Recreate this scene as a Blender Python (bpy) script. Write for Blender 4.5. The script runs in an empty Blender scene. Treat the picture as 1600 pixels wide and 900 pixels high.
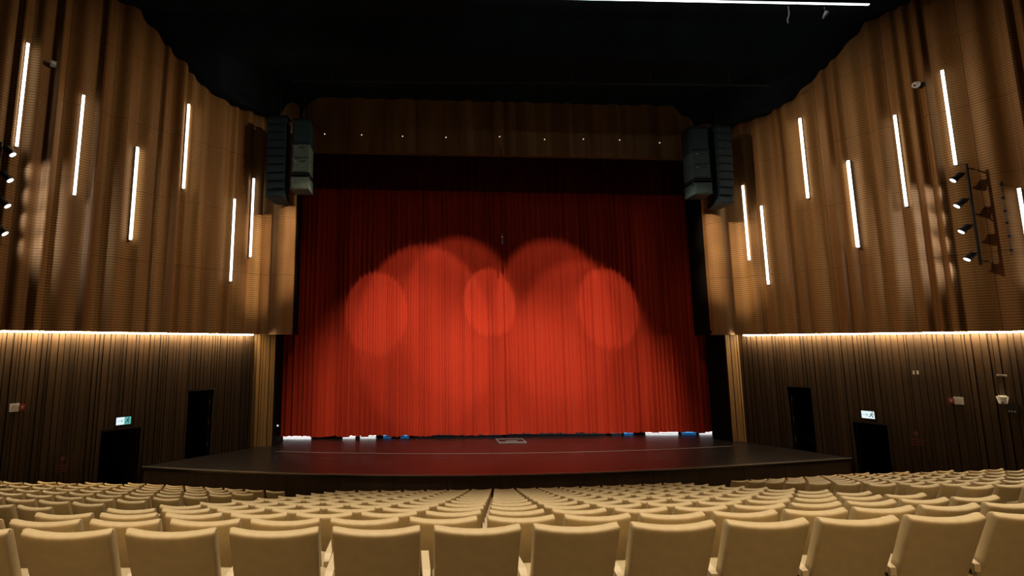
import bpy, math, random
from math import sin, cos, pi, radians, sqrt, atan2
from mathutils import Vector, Matrix

random.seed(7)
C = bpy.context.scene.collection
SC = bpy.context.scene

# ------------------------------------------------------------------ camera
EYE = 5.1                     # eye height above the front floor of the hall
FPX, CX, CY, PITCH = 720.0, 660.0, 450.0, radians(6.89)
cam = bpy.data.cameras.new('camera')
cam.sensor_width = 36.0
cam.lens = FPX * 36.0 / 1600.0
cam.shift_x = (800.0 - CX) / 1600.0
cam.clip_end = 200
co = bpy.data.objects.new('camera', cam)
co.location = (0, 0, EYE)
co.rotation_euler = (pi / 2 + PITCH, 0, 0)
C.objects.link(co)
SC.camera = co

# ------------------------------------------------------------------ world, view
w = bpy.data.worlds.new('world')
SC.world = w
w.use_nodes = True
w.node_tree.nodes['Background'].inputs[0].default_value = (0.35, 0.55, 0.8, 1)
w.node_tree.nodes['Background'].inputs[1].default_value = 0.004
SC.view_settings.view_transform = 'Standard'
SC.view_settings.look = 'None'
SC.view_settings.gamma = 1
SC.view_settings.use_curve_mapping = False
SC.view_settings.exposure = 0.0
SC.cycles.max_bounces = 6
SC.cycles.diffuse_bounces = 1
SC.cycles.sample_clamp_indirect = 4


def spot(name, loc, target, power, size_deg, blend, color, radius=0.15):
    l = bpy.data.lights.new(name, 'SPOT')
    l.energy = power
    l.spot_size = radians(size_deg)
    l.spot_blend = blend
    l.color = color
    l.shadow_soft_size = radius
    o = bpy.data.objects.new(name, l)
    o.location = loc
    d = Vector(target) - Vector(loc)
    o.rotation_euler = d.to_track_quat('-Z', 'Y').to_euler()
    C.objects.link(o)
    return o


# house downlights in the hall ceiling over the stalls (warm), kept off the stage
WARM = (1.0, 0.88, 0.70)
HOUSE = [(-7.5, 7.0), (-2.5, 7.5), (2.5, 7.5), (7.5, 7.5), (12.0, 7.5),
         (-4.0, 2.0), (1.0, 2.0), (6.0, 2.0), (11.0, 2.0)]
for i, (x, y) in enumerate(HOUSE):
    spot('house_downlight', (x, y, EYE + 10.4), (x, y - (3.2 if y > 5 else 1.2), 0), 1270, 84, 0.8, WARM, 0.25)
# unseen fill lamps added behind the viewpoint to brighten the seat backs
for x in (-5.0, 0.0, 5.0, 10.0):
    spot('rear_fill', (x, -5.0, EYE + 5.0), (x + 0.3, 2.0, 2.0), 900, 66, 0.8, (1.0, 0.66, 0.32), 0.3)
# wall washers under the stage edge of the ceiling, raking back along the side walls
for p, t, pw, cone in (((4.5, 15.5, EYE + 10.4), (16.9, 14.4, EYE + 3.9), 1950, 72),
                       ((7.5, 13.0, EYE + 10.4), (14.6, 18.6, EYE + 2.0), 600, 46),
                       ((2.5, 15.0, EYE + 10.4), (-11.0, 14.0, EYE + 3.9), 1650, 72),
                       ((-0.5, 12.5, EYE + 10.4), (-7.8, 17.9, EYE + 2.0), 600, 46),
                       ((5.0, 12.5, EYE + 9.8), (-6.6, 18.85, EYE + 4.4), 8500, 11),  # narrow spots from here on, added to brighten the proscenium panels
                       ((5.0, 12.5, EYE + 9.8), (-6.6, 18.85, EYE + 2.4), 8500, 11),
                       ((1.8, 13.0, EYE + 9.8), (13.7, 19.9, EYE + 4.4), 8500, 11),
                       ((1.8, 13.0, EYE + 9.8), (13.7, 19.9, EYE + 2.4), 8500, 11)):
    spot('wall_wash_fill', p, t, pw, cone, 1.0, (1.0, 0.76, 0.48), 0.2)
# stage lanterns of the front bridge, aimed down at the curtain
WHITE = (1.0, 0.90, 0.78)
#        x     z(rel) cone  power  blend
POOLS = [(-2.05, 1.75, 12.0, 2500, 0.24),
         (3.05, 2.20, 10.2, 3500, 0.20),
         (8.55, 2.05, 12.0, 2900, 0.20),
         (0.1, 1.3, 25.0, 2500, 0.25),
         (1.7, 2.0, 24.0, 1900, 0.35),
         (6.0, 2.0, 24.0, 2000, 0.35),
         (7.4, 0.6, 25.0, 1900, 0.35),
         (-0.6, -3.9, 41.0, 5200, 0.8),
         (4.0, -4.2, 38.0, 4600, 0.8),
         (7.0, -3.9, 38.0, 4800, 0.9)]
for x, z, cone, pw, bl in POOLS:
    spot('bridge_lantern', (x * 0.85 + 0.4, 10.2, EYE + 10.9), (x, 20.75 + 0.055 * (x - 3.6), EYE + z), pw, cone, bl, WHITE, 0.06)


# ------------------------------------------------------------------ helpers
class MB:
    """collects geometry for ONE mesh object"""

    def __init__(self):
        self.v, self.f = [], []

    def add(self, vs, fs):
        n = len(self.v)
        self.v += [tuple(p) for p in vs]
        self.f += [tuple(i + n for i in q) for q in fs]

    def box(self, c, s, m=None):
        cx, cy, cz = c
        x, y, z = s[0] / 2, s[1] / 2, s[2] / 2
        vs = [Vector((a * x, b * y, d * z)) for a in (-1, 1) for b in (-1, 1) for d in (-1, 1)]
        if m is not None:
            vs = [m @ p for p in vs]
        vs = [p + Vector(c) for p in vs]
        self.add(vs, [(0, 1, 3, 2), (4, 6, 7, 5), (0, 4, 5, 1), (2, 3, 7, 6), (0, 2, 6, 4), (1, 5, 7, 3)])
        return self

    def prism(self, pts, z0, z1):
        """vertical prism over a plan polygon"""
        n = len(pts)
        vs = [(p[0], p[1], z0) for p in pts] + [(p[0], p[1], z1) for p in pts]
        fs = [tuple(range(n - 1, -1, -1)), tuple(range(n, 2 * n))]
        fs += [(i, (i + 1) % n, n + (i + 1) % n, n + i) for i in range(n)]
        self.add(vs, fs)
        return self

    def tube(self, a, b, r, n=10, r2=None):
        a, b = Vector(a), Vector(b)
        d = (b - a).normalized()
        u = d.orthogonal().normalized()
        q = d.cross(u)
        r2 = r if r2 is None else r2
        vs = []
        for p, rr in ((a, r), (b, r2)):
            vs += [p + u * cos(2 * pi * i / n) * rr + q * sin(2 * pi * i / n) * rr for i in range(n)]
        fs = [(i, (i + 1) % n, n + (i + 1) % n, n + i) for i in range(n)]
        fs += [tuple(range(n - 1, -1, -1)), tuple(range(n, 2 * n))]
        self.add(vs, fs)
        return self

    def path(self, pts, r, n=6):
        for a, b in zip(pts, pts[1:]):
            self.tube(a, b, r, n)
        return self

    def sphere(self, c, r, n=10):
        vs = []
        for i in range(1, n // 2):
            t = pi * i / (n // 2)
            for j in range(n):
                p = 2 * pi * j / n
                vs.append((c[0] + r * sin(t) * cos(p), c[1] + r * sin(t) * sin(p), c[2] + r * cos(t)))
        k = len(vs)
        vs += [(c[0], c[1], c[2] + r), (c[0], c[1], c[2] - r)]
        fs = []
        for i in range(n // 2 - 2):
            for j in range(n):
                fs.append((i * n + j, (i + 1) * n + j, (i + 1) * n + (j + 1) % n, i * n + (j + 1) % n))
        for j in range(n):
            fs.append((k, j, (j + 1) % n))
            b = (n // 2 - 2) * n
            fs.append((k + 1, b + (j + 1) % n, b + j))
        self.add(vs, fs)
        return self

    def mesh(self, name, mat, smooth=False, bevel=0):
        me = bpy.data.meshes.new(name)
        me.from_pydata(self.v, [], self.f)
        me.update()
        if mat:
            me.materials.append(mat)
        if smooth:
            for p in me.polygons:
                p.use_smooth = True
            if bevel:
                me.set_sharp_from_angle(angle=radians(bevel))
        return me

    def build(self, name, mat, parent=None, smooth=False, **kw):
        me = self.mesh(name, mat, smooth)
        o = bpy.data.objects.new(name, me)
        C.objects.link(o)
        if parent is not None:
            o.parent = parent
        tag(o, **kw)
        return o


def tag(o, label=None, cat=None, group=None, kind=None):
    if label:
        o['label'] = label
    if cat:
        o['category'] = cat
    if group:
        o['group'] = group
    if kind:
        o['kind'] = kind
    return o


def empty(name, loc=(0, 0, 0), rz=0.0, **kw):
    o = bpy.data.objects.new(name, None)
    o.location = loc
    o.rotation_euler = (0, 0, rz)
    o.empty_display_size = 0.2
    C.objects.link(o)
    return tag(o, **kw)


def copy_tree(o, parent=None):
    c = o.copy()
    C.objects.link(c)
    c.parent = parent
    for ch in list(o.children):
        copy_tree(ch, c)
    return c


ORD = ['zeroth', 'first', 'second', 'third', 'fourth', 'fifth', 'sixth', 'seventh', 'eighth', 'ninth', 'tenth',
       'eleventh', 'twelfth', 'thirteenth', 'fourteenth', 'fifteenth', 'sixteenth', 'seventeenth', 'eighteenth',
       'nineteenth', 'twentieth']


# ------------------------------------------------------------------ materials
def mat(name, col, rough=0.6, metal=0.0, var=0.0, scale=6.0, bump=0.0, stretch=(1, 1, 1), spec=0.5, sheen=0.0,
        emit=None, estr=0.0):
    m = bpy.data.materials.new(name)
    m.use_nodes = True
    nt = m.node_tree
    b = nt.nodes['Principled BSDF']
    b.inputs['Base Color'].default_value = (*col, 1)
    b.inputs['Roughness'].default_value = rough
    b.inputs['Metallic'].default_value = metal
    b.inputs['Specular IOR Level'].default_value = spec
    if sheen:
        b.inputs['Sheen Weight'].default_value = sheen
        b.inputs['Sheen Tint'].default_value = (1, 0.35, 0.25, 1)
    if emit:
        b.inputs['Emission Color'].default_value = (*emit, 1)
        b.inputs['Emission Strength'].default_value = estr
    if var or bump:
        tc = nt.nodes.new('ShaderNodeTexCoord')
        mp = nt.nodes.new('ShaderNodeMapping')
        mp.inputs['Scale'].default_value = stretch
        nz = nt.nodes.new('ShaderNodeTexNoise')
        nz.inputs['Scale'].default_value = scale
        nz.inputs['Detail'].default_value = 5
        nt.links.new(tc.outputs['Object'], mp.inputs['Vector'])
        nt.links.new(mp.outputs['Vector'], nz.inputs['Vector'])
        if var:
            rp = nt.nodes.new('ShaderNodeValToRGB')
            rp.color_ramp.elements[0].position = 0.3
            rp.color_ramp.elements[1].position = 0.7
            rp.color_ramp.elements[0].color = (*[c * (1 - var) for c in col], 1)
            rp.color_ramp.elements[1].color = (*[min(1, c * (1 + var)) for c in col], 1)
            nt.links.new(nz.outputs['Fac'], rp.inputs['Fac'])
            nt.links.new(rp.outputs['Color'], b.inputs['Base Color'])
        if bump:
            bp = nt.nodes.new('ShaderNodeBump')
            bp.inputs['Strength'].default_value = bump
            bp.inputs['Distance'].default_value = 0.02
            nt.links.new(nz.outputs['Fac'], bp.inputs['Height'])
            nt.links.new(bp.outputs['Normal'], b.inputs['Normal'])
    return m


def slotted_wood(name, col, dark, pitch):
    """veneered acoustic panel: grain plus fine horizontal milled slots"""
    m = bpy.data.materials.new(name)
    m.use_nodes = True
    nt = m.node_tree
    N, Lk = nt.nodes, nt.links
    b = N['Principled BSDF']
    b.inputs['Roughness'].default_value = 0.55
    b.inputs['Specular IOR Level'].default_value = 0.25
    tc = N.new('ShaderNodeTexCoord')
    sep = N.new('ShaderNodeSeparateXYZ')
    Lk.new(tc.outputs['Object'], sep.inputs[0])
    mul = N.new('ShaderNodeMath'); mul.operation = 'MULTIPLY'; mul.inputs[1].default_value = 1.0 / pitch
    fr = N.new('ShaderNodeMath'); fr.operation = 'FRACT'
    lt = N.new('ShaderNodeMath'); lt.operation = 'LESS_THAN'; lt.inputs[1].default_value = 0.36
    Lk.new(sep.outputs['Z'], mul.inputs[0]); Lk.new(mul.outputs[0], fr.inputs[0]); Lk.new(fr.outputs[0], lt.inputs[0])
    mp = N.new('ShaderNodeMapping'); mp.inputs['Scale'].default_value = (1, 1, 0.04)
    nz = N.new('ShaderNodeTexNoise'); nz.inputs['Scale'].default_value = 2.2; nz.inputs['Detail'].default_value = 6
    Lk.new(tc.outputs['Object'], mp.inputs['Vector']); Lk.new(mp.outputs['Vector'], nz.inputs['Vector'])
    rp = N.new('ShaderNodeValToRGB')
    rp.color_ramp.elements[0].position = 0.34; rp.color_ramp.elements[1].position = 0.66
    rp.color_ramp.elements[0].color = (col[0] * 0.62, col[1] * 0.47, col[2] * 0.36, 1)
    rp.color_ramp.elements[1].color = (*[c * 1.2 for c in col], 1)
    Lk.new(nz.outputs['Fac'], rp.inputs['Fac'])
    mx = N.new('ShaderNodeMixRGB'); mx.inputs[2].default_value = (*dark, 1)
    Lk.new(lt.outputs[0], mx.inputs[0]); Lk.new(rp.outputs['Color'], mx.inputs[1])
    Lk.new(mx.outputs[0], b.inputs['Base Color'])
    bp = N.new('ShaderNodeBump'); bp.invert = True; bp.inputs['Strength'].default_value = 0.4; bp.inputs['Distance'].default_value = 0.01
    Lk.new(lt.outputs[0], bp.inputs['Height']); Lk.new(bp.outputs['Normal'], b.inputs['Normal'])
    return m


def glow(name, col, s):
    m = bpy.data.materials.new(name)
    m.use_nodes = True
    nt = m.node_tree
    nt.nodes.remove(nt.nodes['Principled BSDF'])
    e = nt.nodes.new('ShaderNodeEmission')
    e.inputs[0].default_value = (*col, 1)
    e.inputs[1].default_value = s
    nt.links.new(e.outputs[0], nt.nodes['Material Output'].inputs[0])
    return m


M_PANEL = slotted_wood('acoustic_wood', (0.36, 0.20, 0.075), (0.20, 0.095, 0.030), 0.085)
M_BOARD = mat('board_wood', (0.042, 0.023, 0.009), 0.6, var=0.35, scale=2.5, stretch=(1, 1, 0.05), spec=0.3)
M_PIER = mat('pier_wood', (0.20, 0.115, 0.042), 0.5, var=0.3, scale=3, stretch=(1, 1, 0.05), spec=0.3)
M_BACKING = mat('dark_backing', (0.02, 0.012, 0.007), 0.8)
M_BLACK = mat('black_paint', (0.006, 0.006, 0.007), 0.85, spec=0.2)
M_MASK = mat('black_masking_cloth', (0.008, 0.006, 0.006), 0.95, spec=0.1)
M_CEIL = mat('ceiling_black', (0.006, 0.013, 0.02), 0.9, var=0.4, scale=0.6, spec=0.2)
M_FLOOR = mat('black_carpet', (0.012, 0.010, 0.009), 0.95, var=0.3, scale=30, spec=0.1)
M_DECK = mat('stage_deck_black', (0.014, 0.011, 0.011), 0.30, var=0.35, scale=1.2, stretch=(0.4, 3, 1), spec=1.0)
M_FASCIA = mat('stage_fascia_wood', (0.05, 0.028, 0.014), 0.5, var=0.3, scale=3, stretch=(1, 1, 0.1))
M_NOSE = mat('worn_metal_nosing', (0.32, 0.30, 0.27), 0.4, 0.8)
M_TAPE = mat('pale_floor_seam', (0.26, 0.22, 0.20), 0.6)
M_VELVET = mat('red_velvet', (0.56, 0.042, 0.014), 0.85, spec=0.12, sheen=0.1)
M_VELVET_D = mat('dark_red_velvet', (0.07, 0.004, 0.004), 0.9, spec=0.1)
M_LEATHER = mat('cream_leather', (0.60, 0.455, 0.245), 0.48, var=0.06, scale=14, bump=0.05, spec=0.35)
M_ARM = mat('cream_armrest', (0.66, 0.53, 0.33), 0.4, spec=0.4)
M_STEEL = mat('dark_steel', (0.03, 0.03, 0.032), 0.45, 0.6)
M_SPK = mat('speaker_paint', (0.007, 0.021, 0.030), 0.55)
M_GRILLE = mat('speaker_grille', (0.009, 0.028, 0.040), 0.6, var=0.3, scale=60)
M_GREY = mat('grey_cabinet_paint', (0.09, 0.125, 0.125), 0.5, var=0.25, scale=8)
M_GREYD = mat('darker_cabinet_grey', (0.028, 0.052, 0.062), 0.5, var=0.25, scale=8)  # darker copy of the cabinet grey for the right-hand stack
M_WHITE = mat('white_plastic', (0.88, 0.87, 0.85), 0.5)
M_GREYPL = mat('pale_grey_plastic', (0.45, 0.43, 0.40), 0.5)
M_RED = mat('red_plastic', (0.24, 0.012, 0.014), 0.45)
M_REDDIM = mat('faded_red_print', (0.16, 0.030, 0.020), 0.7)
M_LED = glow('led_white', (1.0, 0.96, 0.87), 3.5)
M_SIDEGLOW = glow('panel_glow_soft', (1.0, 0.85, 0.55), 2.4)  # stands in for light caught by the panel beside a bar
M_COVE = glow('cove_warm', (1.0, 0.76, 0.44), 150.0)
M_CLED = glow('ceiling_led_white', (0.93, 0.98, 1.0), 4.5)
M_LENS = glow('lamp_lens', (1.0, 0.97, 0.92), 4.0)
M_DOT = glow('small_warm_lamp', (1.0, 0.72, 0.42), 0.9)
M_TINY = glow('indicator_white', (0.9, 0.95, 1.0), 0.8)
M_EXITW = glow('exit_sign_white', (0.78, 0.92, 0.94), 1.0)
M_EXITG = glow('exit_sign_green', (0.16, 0.60, 0.56), 0.7)
M_EXITD = mat('exit_sign_figure', (0.01, 0.12, 0.11), 0.6)
M_HEMW = glow('hem_glow_white', (1.0, 0.98, 0.96), 6.0)  # emission of the added glow strips under the curtain hem
M_HEMB = glow('hem_glow_blue', (0.05, 0.30, 0.75), 1.6)
M_HEMD = glow('hem_glow_dim', (0.25, 0.30, 0.45), 0.35)
M_HEMF = glow('hem_glow_faint', (0.30, 0.30, 0.38), 0.10)
M_LASER = mat('bracket_black', (0.01, 0.01, 0.012), 0.5)

# ------------------------------------------------------------------ hall geometry (metres, plan)
LP, RP = Vector((-6.89, 18.87)), Vector((13.66, 20.07))      # where each side wall starts, beside the pier
aL, aR = radians(43.5), radians(34.8)
LD, RD = Vector((-sin(aL), -cos(aL))), Vector((sin(aR), -cos(aR)))   # along the wall, away from the stage
LN, RN = Vector((cos(aL), -sin(aL))), Vector((-cos(aR), -sin(aR)))   # into the room
STAGE_Z = EYE - 4.1
COVE_Z = EYE + 0.37
OFF = 0.30                    # how far the upper wall stands proud of the lower one


def ray(x, y):
    u, v = (x - CX) / FPX, -(y - CY) / FPX
    return Vector((u, cos(PITCH) - v * sin(PITCH), sin(PITCH) + v * cos(PITCH)))


def onwall(side, x, y, off=0.0):
    """measured picture point -> (s along the wall, world z) on that wall's plane"""
    P, D, N = (LP, LD, LN) if side == 'left' else (RP, RD, RN)
    r = ray(x, y)
    t = (P.dot(N) + off) / Vector((r.x, r.y)).dot(N)
    q = Vector((r.x, r.y)) * t
    return (q - P).dot(D), EYE + r.z * t


def wp(side, s, off, z):
    P, D, N = (LP, LD, LN) if side == 'left' else (RP, RD, RN)
    q = P + D * s + N * off
    return Vector((q.x, q.y, z))


def wall_matrix(side):
    """columns: along wall (away from stage), into room, up"""
    D, N = (LD, LN) if side == 'left' else (RD, RN)
    return Matrix(((D.x, N.x, 0), (D.y, N.y, 0), (0, 0, 1)))


def wbox(m, side, s0, s1, o0, o1, z0, z1):
    pts = [wp(side, s0, o0, 0), wp(side, s1, o0, 0), wp(side, s1, o1, 0), wp(side, s0, o1, 0)]
    m.prism([(p.x, p.y) for p in pts], z0, z1)
    return m


def ceil_z(s):
    pts = [(-3, 9.55), (2.4, 9.55), (3.2, 9.8), (4.4, 10.7), (5.6, 11.7), (12, 12.2)]
    for (a, za), (b, zb) in zip(pts, pts[1:]):
        if a <= s <= b:
            return EYE + za + (zb - za) * (s - a) / (b - a)
    return EYE + 12.3


# ------------------------------------------------------------------ floor, tiers
fl = MB().box((3, 9, -0.1), (50, 32, 0.2)).build('floor', M_FLOOR, kind='structure')


class Block:
    """rows of seats; pos(r, k) is the rear top edge (left end of the backrest) of seat k in row r"""


def centre_pos(r, k):
    R = 78.778 - 0.8422 * r
    s = 15.975 if r == 0 else 15.67
    a = -0.1577 + (s + k * 0.62) / R
    z = -1.1076 - 0.2367 * r - 0.0009 * r * (12 - r)
    return Vector((-2.8595 + R * sin(a), 81.6754 - R * cos(a), EYE + z)), a


def side_pos(r, i, which):
    x, y, z, th, kk, sgn, dz = {'left': (-4.336, 13.302, -4.03, -0.160, 0.004, -1, 0.226),
                                'right': (9.606, 14.01, -3.943, 0.156, 0.012, 1, 0.2367)}[which]
    s = sgn * i * 0.62
    n = Vector((-sin(th), cos(th)))
    X = x + s * cos(th) - kk * s * s / 2 * sin(th)
    Y = y + s * sin(th) + kk * s * s / 2 * cos(th)
    d = (12 - r) * 0.8422
    return Vector((X - n.x * d, Y - n.y * d, EYE + z + dz * (12 - r))), th + kk * s


SEAT_H = 0.985
BW = 0.54                     # backrest width


def project(p):
    y, z = p.y, p.z - EYE
    Yd = cos(PITCH) * y + sin(PITCH) * z
    Zd = -sin(PITCH) * y + cos(PITCH) * z
    return CX + FPX * p.x / Yd, CY - FPX * Zd / Yd


seats = []                    # (block, row from camera, index from aisle, centre, angle, first, last)
rows_ext = []
for r in range(13):
    ks = list(range(-7, 9))
    ext = []
    for n, k in enumerate(ks):
        p, a = centre_pos(r, k)
        c = p + Vector((cos(a), sin(a), 0)) * (BW / 2)
        ext.append((c, a))
        seats.append(['centre', r, n + 1, c, a, n == 0, n == len(ks) - 1])
    rows_ext.append(('centre', r, ext))
for r in range(12, 2, -1):
    i0 = {12: 0.0, 11: 1.0, 10: 0.0}.get(r, 0.1 + 0.05 * (9 - r))
    n = 8 + (12 - r) - (1 if r == 11 else 0)
    ext = []
    for j in range(n):
        p, a = side_pos(r, i0 + j, 'left')
        c = p + Vector((cos(a), sin(a), 0)) * (BW / 2)
        if (Vector((c.x, c.y)) - LP).dot(LN) < 1.1:
            break
        ext.append((c, a))
        seats.append(['left', r, j + 1, c, a, False, j == 0])
    rows_ext.append(('left', r, ext))
for r in range(12, 2, -1):
    i0 = -1 - 0.45 * (12 - r)
    n = 8 + (12 - r)
    ext = []
    for j in range(n):
        p, a = side_pos(r, i0 + j, 'right')
        c = p + Vector((cos(a), sin(a), 0)) * (BW / 2)
        if (Vector((c.x, c.y)) - RP).dot(RN) < 1.1:
            break
        ext.append((c, a))
        seats.append(['right', r, j + 1, c, a, j == 0, False])
    rows_ext.append(('right', r, ext))

# stepped tiers under the rows (children of the floor)
for blk, r, ext in rows_ext:
    if len(ext) < 2:
        continue
    zt = ext[0][0].z - SEAT_H
    pts_f, pts_b = [], []
    e = list(ext)
    if e[0][0].x > e[-1][0].x:
        e = e[::-1]
    p0, a0 = e[0]
    p1, a1 = e[-1]
    e = [(p0 - Vector((cos(a0), sin(a0), 0)) * 0.5, a0)] + e + [(p1 + Vector((cos(a1), sin(a1), 0)) * 0.5, a1)]
    for p, a in e:
        n = Vector((-sin(a), cos(a), 0))
        f = p + n * 0.70
        b = p - n * 0.139
        pts_f.append((f.x, f.y)); pts_b.append((b.x, b.y))
    MB().prism(pts_b + pts_f[::-1], 0.0, zt).build('step', M_FLOOR, fl)
MB().box((2.6, -0.2, 1.62), (26, 4.2, 3.24)).build('landing', M_FLOOR, fl)

# ------------------------------------------------------------------ side walls
def openings(side):
    """(s0, s1, z0, z1, name, label)"""
    if side == 'left':
        a, zt = onwall(side, 334, 608.5); b, _ = onwall(side, 294, 610.5)
        c, zt2 = onwall(side, 220, 667.5); d, _ = onwall(side, 158, 671.5)
    else:
        a, zt = onwall(side, 1230, 604); b, _ = onwall(side, 1267, 605.5)
        c, zt2 = onwall(side, 1333, 659); d, _ = onwall(side, 1386, 662.8)
    return [(a, b, STAGE_Z, zt), (c, d, 0.0, zt2)]


S_END = 10.5
door_no = 1
for side in ('left', 'right'):
    ops = openings(side)
    m = MB()
    # plain backing behind boards and panels
    cuts = sorted({-0.02, S_END} | {q for o in ops for q in o[:2]})
    for s0, s1 in zip(cuts, cuts[1:]):
        hit = [o for o in ops if o[0] - 1e-6 <= s0 and s1 <= o[1] + 1e-6]
        z0 = hit[0][3] if hit else 0.0
        wbox(m, side, s0, s1, -0.25, -0.02, z0, COVE_Z + 0.3)
    wbox(m, side, -0.02, S_END, -0.25, 0.0, COVE_Z + 0.3, EYE + 12.4)
    wall = m.build('wall_' + side, M_BACKING, kind='structure')
    # soffit under the upper wall
    wbox(MB(), side, -0.1, S_END, 0.0, OFF - 0.01, COVE_Z + 0.02, COVE_Z + 0.07).build('soffit', M_BACKING, wall)

    # timber boards of the lower wall, one object each
    rnd = random.Random(31 if side == 'left' else 47)
    s = 0.02
    while s < S_END - 0.3:
        wd = rnd.choice((0.055, 0.075, 0.10, 0.13, 0.16))
        th = rnd.uniform(0.018, 0.05)
        s1 = s + wd
        segs = []
        lo = STAGE_Z + 0.005 if s < ops[1][0] - 0.25 else 0.005
        mid = (s + s1) / 2
        hit = [o for o in ops if s1 > o[0] - 0.05 and s < o[1] + 0.05]
        if hit:
            o = hit[0]
            segs.append((s, s1, o[3] + 0.06, COVE_Z + 0.0))
            if s < o[0] - 0.07:
                segs.append((s, o[0] - 0.05, lo, o[3] + 0.06))
            if s1 > o[1] + 0.07:
                segs.append((o[1] + 0.05, s1, lo, o[3] + 0.06))
        else:
            segs.append((s, s1, lo, COVE_Z + 0.0))
        for a, b, z0, z1 in segs:
            wbox(MB(), side, a, b, -0.02, th, z0, z1).build('board', M_BOARD, wall)
        s = s1 + rnd.choice((0.012, 0.016, 0.024, 0.034))

    # upper wall: fluted acoustic panels
    rnd = random.Random(5 if side == 'left' else 11)
    valleys = [-0.15]
    while valleys[-1] < S_END:
        valleys.append(valleys[-1] + rnd.choice((0.34, 0.46, 0.58, 0.72)) * (1.1 if side == 'left' else 0.95))
    amps = [rnd.uniform(0.07, 0.17) for _ in valleys]
    skew = [rnd.uniform(0.6, 1.6) for _ in valleys]

    def wave(s, valleys=valleys, amps=amps, skew=skew):
        for i in range(len(valleys) - 1):
            if valleys[i] <= s <= valleys[i + 1]:
                t = ((s - valleys[i]) / (valleys[i + 1] - valleys[i])) ** skew[i]
                return OFF + amps[i] * (1 - cos(2 * pi * t)) / 2
        return OFF
    if side == 'left':
        WAVE_L = wave
    else:
        WAVE_R = wave
    zs = [COVE_Z, EYE + 2.8, EYE + 5.2, EYE + 7.6, EYE + 10.0, EYE + 12.4]
    for i in range(0, len(valleys) - 2, 2):
        a, b = valleys[i], min(valleys[i + 2], S_END)
        if b - a < 0.1:
            continue
        for z0, z1 in zip(zs, zs[1:]):
            n = 22
            ss = [a + 0.004 + (b - a - 0.008) * j / n for j in range(n + 1)]
            fr = [wp(side, q, wave(q), 0) for q in ss]
            bk = [wp(side, ss[-1], 0.02, 0), wp(side, ss[0], 0.02, 0)]
            pl = [(p.x, p.y) for p in fr + bk]
            pm = MB().prism(pl, z0 + 0.004, z1 - 0.004)
            po = pm.build('panel', M_PANEL, wall)

    # doors
    for k, (a, b, z0, z1) in enumerate(ops):
        d = MB()
        e = 1.3
        wbox(d, side, a - 0.12, a, -e, -0.25, z0, z1 + 0.05)          # dark vestibule behind the opening
        wbox(d, side, b, b + 0.12, -e, -0.25, z0, z1 + 0.05)
        wbox(d, side, a - 0.12, b + 0.12, -e - 0.1, -e, z0, z1 + 0.05)
        wbox(d, side, a - 0.12, b + 0.12, -e, -0.25, z1, z1 + 0.1)
        do = d.build('door_%d' % door_no, M_BLACK, kind='structure')
        f = MB()
        wbox(f, side, a - 0.05, a, -0.25, 0.035, z0 + 0.001, z1 + 0.05)
        wbox(f, side, b, b + 0.05, -0.25, 0.035, z0 + 0.001, z1 + 0.05)
        wbox(f, side, a, b, -0.25, 0.035, z1, z1 + 0.05)
        f.build('door_frame', M_BACKING, do)
        # the leaf stands open inwards, hinged on the stage side
        lf = MB()
        wbox(lf, side, a + 0.012, a + 0.055, -0.25 - (b - a) * 0.9, -0.2, z0 + 0.012, z1 - 0.01)
        leaf = lf.build('door_leaf', M_BACKING, do)
        if k == 0:
            for zz in (0.35, 1.15, 1.9):
                MB().tube(wp(side, a + 0.06, -0.17, z0 + zz - 0.09), wp(side, a + 0.06, -0.17, z0 + zz + 0.09), 0.016, 8).build(
                    'hinge', M_NOSE, leaf)
        door_no += 1


# ------------------------------------------------------------------ ceiling
mc = MB()
ss = [-3, 0, 2.4, 3.2, 4.4, 5.6, 8, 10.6]
vs = []
for s_ in ss:
    l = wp('left', s_ if s_ > -3 else -0.5, -0.3, 0)
    r_ = wp('right', s_ if s_ > -3 else -0.5, -0.3, 0)
    if s_ == -3:
        l += Vector((0.1, 4, 0)); r_ += Vector((0, 4, 0))
    z = ceil_z(s_)                      # low edges stand in for wall-top shade, a higher flat in the middle
    zm = max(z, EYE + 10.75)
    d = (r_ - l).normalized()
    low = [(l, z), (l + d * 1.5, z), (l + d * 2.6, zm), (r_ - d * 2.6, zm), (r_ - d * 1.5, z), (r_, z)]
    vs += [(p.x, p.y, q) for p, q in low] + [(p.x, p.y, q + 0.2) for p, q in low[::-1]]
fs = []
for i in range(len(ss) - 1):
    a, b = 12 * i, 12 * (i + 1)
    for j in range(12):
        fs.append((a + j, b + j, b + (j + 1) % 12, a + (j + 1) % 12))
fs += [tuple(range(12)), tuple(len(vs) - 12 + j for j in range(11, -1, -1))]
mc.add(vs, fs)
ceiling = mc.build('ceiling', M_CEIL, kind='structure')

# ------------------------------------------------------------------ proscenium: front panels, piers, valance, returns
U = Vector((0.9985, 0.055))            # along the stage front
NST = Vector((0.055, -0.9985))         # towards the audience


def sheet_panel(name, pts_off, z0, z1, m, parent, thick=0.06):
    n = len(pts_off)
    fr = [(p.x, p.y) for p in pts_off]
    bk = [(p.x - NST.x * thick * 4, p.y - NST.y * thick * 4) for p in (pts_off[-1], pts_off[0])]
    return MB().prism(fr + bk, z0, z1).build(name, m, parent)


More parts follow.
